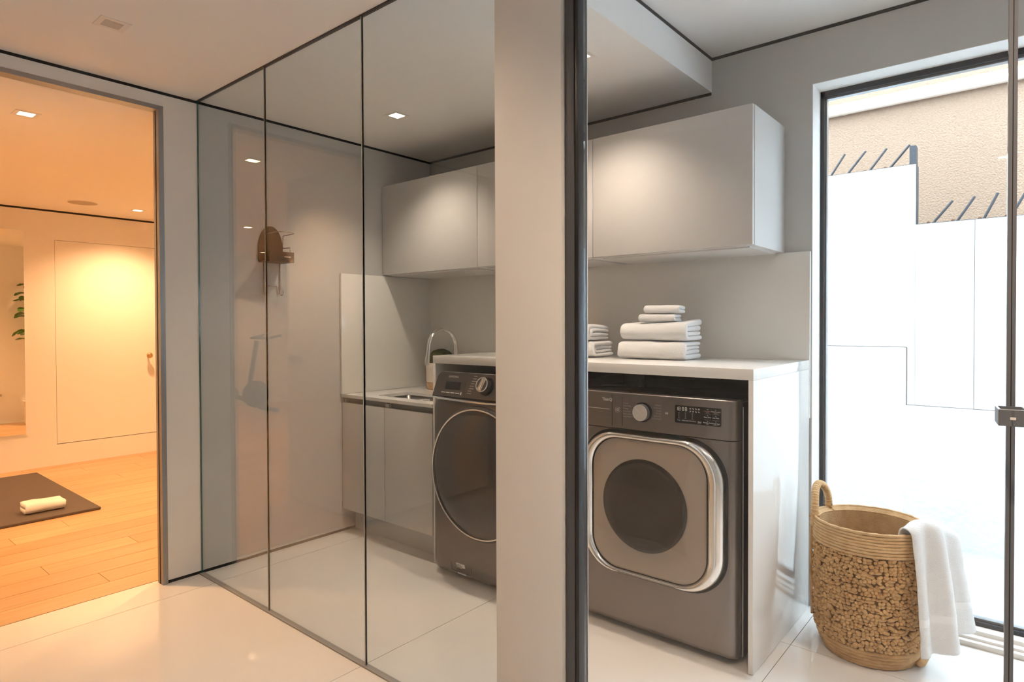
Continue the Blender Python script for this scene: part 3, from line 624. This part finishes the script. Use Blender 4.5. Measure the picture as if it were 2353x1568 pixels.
# ================================================================== TOWELS
def ribbon(path, th):
    """closed outline of a thick sheet that follows a path in (y,z)"""
    pts = [Vector((p[0], p[1])) for p in path]; L, Rv = [], []
    for i, p in enumerate(pts):
        d = pts[min(i + 1, len(pts) - 1)] - pts[max(i - 1, 0)]; d.normalize(); nn = Vector((-d.y, d.x)) * th / 2
        L.append(p + nn); Rv.append(p - nn)
    return L + Rv[::-1]
def cpath(y0, y1, z0, z1, n=9, back=0.0):
    """U lying on its side: open at the back (y1), rounded at the front (y0)"""
    r = (z1 - z0) / 2; out = [(y1 - back, z0)]
    for k in range(5): out.append((y1 + (y0 + r - y1) * (k + 1) / 6, z0))
    for k in range(n + 1):
        a = math.radians(270 - 180 * k / n); out.append((y0 + r + r * math.cos(a), (z0 + z1) / 2 + r * math.sin(a)))
    for k in range(5): out.append((y0 + r + (y1 - y0 - r) * (k + 1) / 6, z1))
    out.append((y1, z1)); return out
def folded_towel(L, D, Hh, seed, layers=2, nx=26, lift=0.0):
    bm = bmesh.new(); th = Hh / (2 * layers) * .99
    for j in range(layers):
        z0 = th / 2 + j * th; z1 = Hh - th / 2 - j * th
        sec = ribbon(cpath(-D / 2 + th * .5 + j * th * 1.05, D / 2 - j * .012, z0, z1, 9 if j == 0 else 7), th * .99)
        ex0 = .010 * noise.noise(Vector((seed, j * 3.1, .5))); ex1 = .010 * noise.noise(Vector((seed, j * 3.1, 8.5)))
        rings = []
        for i in range(nx + 1):
            s = i / nx; x = -L / 2 + L * s; endf = (abs(s - .5) * 2) ** 8
            ring_ = []
            for q in sec:
                top = max(0, q.y / Hh - .5) * 2; back = max(0, q.x / D + .5)
                v = Vector((x + (ex1 * endf if s > .5 else ex0 * endf) + .007 * noise.noise(Vector((q.x * 12, q.y * 40, seed))) * endf, q.x, q.y))
                k1 = Vector((x * 6 + seed, q.x * 7, q.y * 14)); k2 = Vector((x * 22 + seed, q.x * 20, q.y * 40))
                v.z += .0075 * noise.noise(k1) * (Hh / .083) * min(1, q.y / (Hh * .35)) + .0022 * noise.noise(k2)
                v.y += .006 * noise.noise(k1 + Vector((7, 3, 1))) + .002 * noise.noise(k2 + Vector((3, 1, 9)))
                v.z = (v.z - Hh / 2) * (1 - .10 * endf) + Hh / 2
                v.z += lift * top * back * max(0, (s - .55) / .45) ** 1.6
                v.z = max(v.z, .0006); ring_.append(bm.verts.new(v))
            rings.append(ring_)
        m_ = len(sec)
        for A, B in zip(rings, rings[1:]):
            for k in range(m_): bm.faces.new((A[k], A[(k + 1) % m_], B[(k + 1) % m_], B[k]))
        for rg in (rings[0], rings[-1]):
            h = m_ // 2
            for k in range(h - 1): bm.faces.new((rg[k], rg[k + 1], rg[m_ - 2 - k], rg[m_ - 1 - k]))
    return bm
def towel(L, D, Hh, seed, loc, rz, label, group=None, layers=2, lift=0.0):
    o = obj('folded_towel', folded_towel(L, D, Hh, seed, layers, lift=lift), 'towel', None, True, 0)
    o.location = loc; o.rotation_euler = (0, 0, rz); tag(o, label, 'towel', group)
    sd = o.modifiers.new('soft', 'SUBSURF'); sd.levels = 1; sd.render_levels = 1
    return o
ZT = 1.0885
towel(.315, .215, .083, 1.3, (1.877, -.305, ZT), math.radians(4), 'large folded white towel at the bottom of the right stack on the counter', 'folded white bath towels')
towel(.310, .205, .083, 4.1, (1.880, -.300, ZT + .0835), math.radians(3), 'large folded white towel lying under the two small cloths', 'folded white bath towels', lift=.022)
towel(.165, .115, .037, 7.7, (1.895, -.325, ZT + .1700), math.radians(8), 'small folded white cloth directly on the large towels', 'small folded cloths', layers=1)
towel(.160, .110, .036, 9.2, (1.908, -.320, ZT + .2065), math.radians(8), 'small folded white cloth on top of the towel stack', 'small folded cloths', layers=1)
towel(.315, .215, .078, 12.4, (1.424, -.33, ZT), math.radians(4), 'folded white towel at the bottom of the stack beside the black door frame', 'folded white bath towels')
towel(.300, .205, .078, 15.9, (1.416, -.33, ZT + .0800), math.radians(2), 'folded white towel on top of the stack beside the black door frame', 'folded white bath towels')

# ================================================================== BASKET
BC = Vector((2.723, -0.249, 0)); BH = .503; BR = .19
def brad(z):
    if z < .12:
        u = z / .12; return .148 + (.186 - .148) * math.sin(u * math.pi / 2) ** .9
    return .186 + .004 * math.sin((z - .12) / (BH - .12) * math.pi * .9)
t = thing('basket', (BC.x, BC.y, 0), 'round woven straw laundry basket with a loop handle beside the window', 'basket')
def coil(z, r, rad, seed, name, m, n=110):
    bm = bmesh.new(); rings = []; kk = 7
    for i in range(n):
        a = 2 * math.pi * i / n; wob = .0016 * noise.noise(Vector((math.cos(a) * 3, math.sin(a) * 3, seed)))
        c = Vector((math.cos(a), math.sin(a), 0)); rg = []
        for k in range(kk):
            b = 2 * math.pi * k / kk; tw = 1 + .16 * math.sin(2 * b + a * 26 + seed)
            rg.append(bm.verts.new(BC + c * (rad + wob + r * tw * math.cos(b)) + Vector((0, 0, z + wob + r * tw * math.sin(b)))))
        rings.append(rg)
    for i in range(n):
        A = rings[i]; B = rings[(i + 1) % n]
        for k in range(kk): bm.faces.new((A[k], A[(k + 1) % kk], B[(k + 1) % kk], B[k]))
    return obj(name, bm, m, t, True, 0)
zz = BH - .006; i = 0
while zz > BH - .088:
    coil(zz, .0058, brad(zz) + .002, i * 3.3, 'rim_coil', 'straw_light'); zz -= .0112; i += 1
ztop = zz + .004
zz = .010; i = 0
while zz < .075:
    coil(zz, .0085, brad(zz) - .003, i * 2.1 + 50, 'base_coil', 'straw'); zz += .0135; i += 1
zbot = zz - .004
# knobbly twisted straw of the body
bm = bmesh.new(); rows = 29; proto = bmesh.new(); bmesh.ops.create_icosphere(proto, subdivisions=2, radius=1.0)
pv = [v.co.copy() for v in proto.verts]; pf = [[v.index for v in f.verts] for f in proto.faces]; proto.free()
for j in range(rows):
    z = zbot + (ztop - zbot) * (j + .5) / rows; a = random.random()
    while a < 2 * math.pi + .02:
        ln = random.uniform(.0060, .0105) * (1.7 if random.random() < .18 else 1); hh = (ztop - zbot) / rows * random.uniform(.50, .72); dd = random.uniform(.006, .010)
        rad = brad(z) - .003; rot = Matrix.Rotation(a, 4, 'Z') @ Matrix.Rotation(random.uniform(-.55, .55), 4, 'X') @ Matrix.Rotation(random.uniform(-.3, .3), 4, 'Z')
        off = BC + Vector((math.cos(a), math.sin(a), 0)) * (rad + random.uniform(-.004, .004)) + Vector((0, 0, z + random.uniform(-.003, .003)))
        sd_ = random.random() * 40; vs2 = []
        for p in pv:
            q = p * (1 + .22 * noise.noise(p * 1.6 + Vector((sd_, 0, 0))))
            vs2.append(bm.verts.new(off + rot @ Vector((q.x * dd, q.y * ln, q.z * hh))))
        for f in pf: bm.faces.new([vs2[k] for k in f])
        a += ln * 1.75 / rad
o = obj('woven_body', bm, 'straw', t, True, 0); o['kind'] = 'stuff'
# inner wall of plain coils and floor
bm = bmesh.new(); prof = [(.002, .012), (brad(.02) - .012, .014)]; z = .03
while z < BH - .012:
    prof += [(brad(z) - .011, z - .004), (brad(z) - .015, z)]; z += .0108
prof += [(brad(BH) - .004, BH - .006)]
lathe(bm, prof, BC, 90, caps=False); obj('inner_wall', bm, 'straw_light', t, True, 80)
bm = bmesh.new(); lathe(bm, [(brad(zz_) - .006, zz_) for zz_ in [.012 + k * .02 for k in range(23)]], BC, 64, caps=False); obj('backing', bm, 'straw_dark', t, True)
def rp(az, rad, z): a = math.radians(az); return BC + Vector((math.cos(a) * rad, math.sin(a) * rad, z))
def handle(az0, az1, top, lean, name='handle'):
    pts = []
    for k in range(41):
        s = k / 40; az = az0 + (az1 - az0) * (0.5 - 0.5 * math.cos(math.pi * s)); h = math.sin(math.pi * s) ** .62
        pts.append(rp(az, brad(BH) + .006 + lean * h, BH - .045 + (top + .045) * h))
    bm = bmesh.new(); fine = []
    for k in range(160):
        f = k / 159 * 40; i0 = min(int(f), 39); fine.append(pts[i0].lerp(pts[i0 + 1], f - i0))
    tube(bm, fine, [.0125 + .0022 * abs(math.sin(k * .62)) + .0008 * math.sin(k * 2.1) for k in range(160)], 12)
    return obj(name, bm, 'straw_light', t, True, 0)
handle(203, 149, .100, -.010)
for az in (203, 149):
    bm = bmesh.new(); tube(bm, [rp(az + 3 * math.sin(k * 1.3), brad(BH) + .004 + (.012 if k % 2 else -.016), BH - .012 - .006 * k + .02) for k in range(7)], .0055, 7); obj('binding', bm, 'straw', t, True, 0)
bm = bmesh.new(); tube(bm, [rp(196 + .5 * math.sin(k), brad(max(.02, BH - k * .021)) + .0095, BH - .02 - k * .020) for k in range(20)], [.0052 + .001 * (k % 2) for k in range(20)], 8); obj('side_rope', bm, 'straw', t, True, 0)
bm = bmesh.new(); tube(bm, [rp(-18 + k * 5, .176 + .006 * math.sin(k * 2), .020 + .006 * math.sin(k * 1.7)) for k in range(9)], [.010, .013, .011, .015, .012, .015, .011, .013, .008], 8); obj('frayed_end', bm, 'straw', t, True, 0)

# towel draped over the basket rim
NW, NS_ = 56, 70
bm = bmesh.new(); grid = []
for j in range(NS_ + 1):
    s = j / NS_; row = []
    for i in range(NW + 1):
        q = i / NW
        az = -46 + 76 * q
        end = .098 + .014 * q if q < .60 else .106 + .042 * min(1, (q - .60) / .05)
        rt = brad(BH) + .017 + .028 * q + .045 * q * q; zt0 = BH + .004 + .012 * math.sin(q * 3.6) - .030 * q ** 3
        pleat = math.sin(q * math.pi * 4.6 + .9)
        if s < .18:                      # short flap inside the basket, up to the rim
            f = s / .18; rad = brad(BH) - .034 + .010 * f; zt = BH - .060 + (zt0 - BH + .060) * f; pl = .005 * pleat * f
        elif s < .28:                    # across the rim
            f = (s - .18) / .10; a = math.pi * f; r0 = brad(BH) - .024; az += (-42 + 54 * q - az) * f; rad = r0 + (rt - r0) * (1 - math.cos(a)) / 2; zt = zt0 + (.014 + .014 * math.sin(q * 3)) * math.sin(a); pl = .006 * pleat
        else:
            f = (s - .28) / .72; az = -42 + 54 * q; rad = rt + (.038 + .022 * q) * f ** .8; zt = zt0 + (end - zt0) * f
            pl = (.006 + .010 * min(1, f * 2.0)) * pleat + (-.018 if q > .60 else 0) * min(1, f * 3)
        p = rp(az, rad + pl, zt)
        p += Vector((1, 1, .6)) * .0022 * noise.noise(Vector((az * .25, zt * 26, 3)))
        row.append(bm.verts.new(p))
    grid.append(row)
for j in range(NS_):
    for i in range(NW):
        f = bm.faces.new((grid[j][i], grid[j][i + 1], grid[j + 1][i + 1], grid[j + 1][i]))
        s = (j + .5) / NS_; f.material_index = 1 if .775 < s < .815 else 0
dt = obj('draped_towel', bm, ['towel', 'towel_band'], None, True, 0)
tag(dt, 'white terry towel draped over the rim of the straw basket', 'towel')
md = dt.modifiers.new('thick', 'SOLIDIFY'); md.thickness = .007; md.offset = 1
md = dt.modifiers.new('soft', 'SUBSURF'); md.levels = 1; md.render_levels = 1

# ================================================================== IRON HOLDER on the left wall
t = thing('iron_holder', (0.0, -1.17, 1.4), 'dark bronze wall holder for an iron with chrome wire rest and hooks', 'iron holder')
bm = bmesh.new(); pr = [(-1.245, 1.590)]
for k in range(25):
    a = math.pi - math.pi * k / 24; pr.append((-1.175 + .070 * math.cos(a), 1.640 + .146 * (math.sin(a) ** .8)))
pr.append((-1.105, 1.590)); A = [bm.verts.new((.004, y, z)) for y, z in pr]; B = [bm.verts.new((.012, y, z)) for y, z in pr]; bm.faces.new(A); bm.faces.new(B[::-1])
for k in range(len(pr)): bm.faces.new((A[k], A[(k + 1) % len(pr)], B[(k + 1) % len(pr)], B[k]))
obj('back_plate', bm, 'bronze', t)
bm = bmesh.new(); box(bm, .012, .125, -1.245, -1.105, 1.586, 1.592); box(bm, .119, .125, -1.245, -1.105, 1.592, 1.640); box(bm, .012, .125, -1.109, -1.105, 1.592, 1.640); tr = obj('tray', bm, 'bronze', t)
bx('print', (.1252, .1256, -1.162, -1.124, 1.611, 1.617), 'print_dim', tr)
bm = bmesh.new()
tube(bm, [(.012, -1.225, 1.672), (.03, -1.225, 1.672), (.05, -1.225, 1.676), (.05, -1.225, 1.735), (.16, -1.225, 1.737), (.185, -1.205, 1.737), (.185, -1.145, 1.737), (.16, -1.125, 1.737), (.05, -1.125, 1.735), (.045, -1.125, 1.68), (.05, -1.125, 1.668), (.118, -1.125, 1.665), (.122, -1.125, 1.640)], .0026, 8); obj('wire_rest', bm, 'wire', t, True, 0)
for y in (-1.215, -1.120):
    bm = bmesh.new(); tube(bm, [(.006, y, 1.592), (.006, y, 1.43)] + [(.006 + .017 - .017 * math.cos(math.radians(a)), y + .0, 1.430 - .019 * math.sin(math.radians(a))) for a in range(15, 215, 15)], .0026, 8); obj('hook', bm, 'wire', t, True, 0)
bm = bmesh.new(); tube(bm, [(.006, -1.207, 1.415), (.006, -1.198, 1.462), (.006, -1.140, 1.462), (.006, -1.130, 1.415)], .0026, 8); obj('hook_bridge', bm, 'wire', t, True, 0)

# ================================================================== GYM CONTENTS
o = bx('exercise_mat', (-3.22, -1.655, -2.47, -1.50, 0.0005, 0.018), 'mat_rubber', bevel=.004); tag(o, 'large dark brown exercise mat on the wooden gym floor', 'mat')
ft = obj('folded_towel', folded_towel(.215, .14, .066, 21.0, 1), 'towel', None, True, 0); ft.location = (-1.862, -1.775, .0195); ft.rotation_euler = (0, 0, math.radians(90)); tag(ft, 'small rolled white towel lying on the dark exercise mat', 'towel')
t = thing('wall_mirror', (-3.5, -2.0, .29), 'tall frameless mirror on the gym wall left of the closet door', 'mirror')
bx('mirror_glass', (-3.499, -3.490, -2.40, -1.512, .312, 2.072), 'mirror', t); bx('frame', (-3.4995, -3.4945, -2.405, -1.502, .297, 2.084), 'wall_white', t)
t = thing('power_outlet', (-0.062, -1.07, .36), 'small white double power outlet seen in the gym mirror', 'outlet')
bx('plate', (-0.0665, -0.0612, -1.135, -1.005, .325, .395), 'plastic_white', t, bevel=.002)
for y in (-1.10, -1.04): bx('socket', (-0.0680, -0.0660, y - .018, y + .018, .345, .375), 'speaker', t)
# fiddle-leaf fig, seen in the mirror
t = thing('fiddle_leaf_fig', (-0.42, -0.72, 0), 'fiddle-leaf fig seen in the gym mirror', 'plant')
bm = bmesh.new(); lathe(bm, [(.12, 0), (.14, .02), (.16, .30), (.15, .31), (.145, .29), (.0, .28)], (-0.42, -0.72, 0), 32); obj('pot', bm, 'pot_white', t, True)
bm = bmesh.new(); tube(bm, [(-0.42, -0.72, .28), (-0.43, -0.715, .7), (-0.40, -0.73, 1.1), (-0.42, -0.73, 1.72)], [.016, .014, .012, .006], 8); obj('stem', bm, 'bark', t, True)
for k in range(34):
    z = .92 + .78 * k / 33; az = k * 2.4; Ls = random.uniform(.19, .26); wd_ = Ls * .72
    bm = bmesh.new(); rws = []
    for i in range(9):
        s = i / 8; ww = wd_ * (math.sin(math.pi * min(1, s * .93 + .04)) ** .7) * (.75 + .35 * s); rw = []
        for j in (-1, -.5, 0, .5, 1): rw.append(bm.verts.new((s * Ls + .03, j * ww * .55, .06 * math.sin(s * 2.2) - .10 * s * s + .02 * abs(j) + .006 * math.sin(s * 20 + j * 3))))
        rws.append(rw)
    for A, B in zip(rws, rws[1:]):
        for j in range(4): bm.faces.new((A[j], A[j + 1], B[j + 1], B[j]))
    xform(bm, Matrix.Translation((-0.415, -0.725, z)) @ Matrix.Rotation(az, 4, 'Z') @ Matrix.Rotation(random.uniform(-.7, .15), 4, 'Y'))
    lf = obj('leaf', bm, 'leaf', t, True, 0); md = lf.modifiers.new('t', 'SOLIDIFY'); md.thickness = .001
# exercise bike, seen mirrored in the glass
BX, BY = -5.35, -4.30
t = thing('exercise_bike', (BX, BY, 0), 'black exercise bike standing at the back of the gym', 'exercise bike')
def bt(name, pts, r): bm = bmesh.new(); tube(bm, [(BX + p[0], BY + p[1], p[2]) for p in pts], r, 10); return obj(name, bm, 'bike_black', t, True)
bt('stabiliser', [(-.25, .55, .03), (.25, .55, .03)], .03); bt('stabiliser', [(-.25, -.55, .03), (.25, -.55, .03)], .03)
bt('frame', [(0, .55, .05), (0, .05, .30), (0, -.55, .05)], .035); bt('seat_post', [(0, .10, .28), (0, .28, .92)], .028); bt('bar_post', [(0, -.25, .30), (0, -.38, 1.02)], .032)
bm = bmesh.new(); cyl(bm, (BX, BY - .36, .26), .19, .05, 'X', 40); obj('flywheel', bm, 'bike_black', t, True)
bm = bmesh.new(); box(bm, BX - .09, BX + .09, BY + .14, BY + .42, .92, .99, .03); obj('saddle', bm, 'bike_black', t, True)
bt('handlebar', [(-.24, -.62, 1.10), (-.24, -.42, 1.06), (.24, -.42, 1.06), (.24, -.62, 1.10)], .018)
bm = bmesh.new(); cyl(bm, (BX, BY + .02, .30), .10, .10, 'X', 24); obj('crank', bm, 'bike_black', t, True)
for s in (-1, 1):
    bm = bmesh.new(); box(bm, BX + s * .16 - .05, BX + s * .16 + .05, BY + .02 + s * .15, BY + .10 + s * .15, .28, .31, .006); obj('pedal', bm, 'bike_black', t)
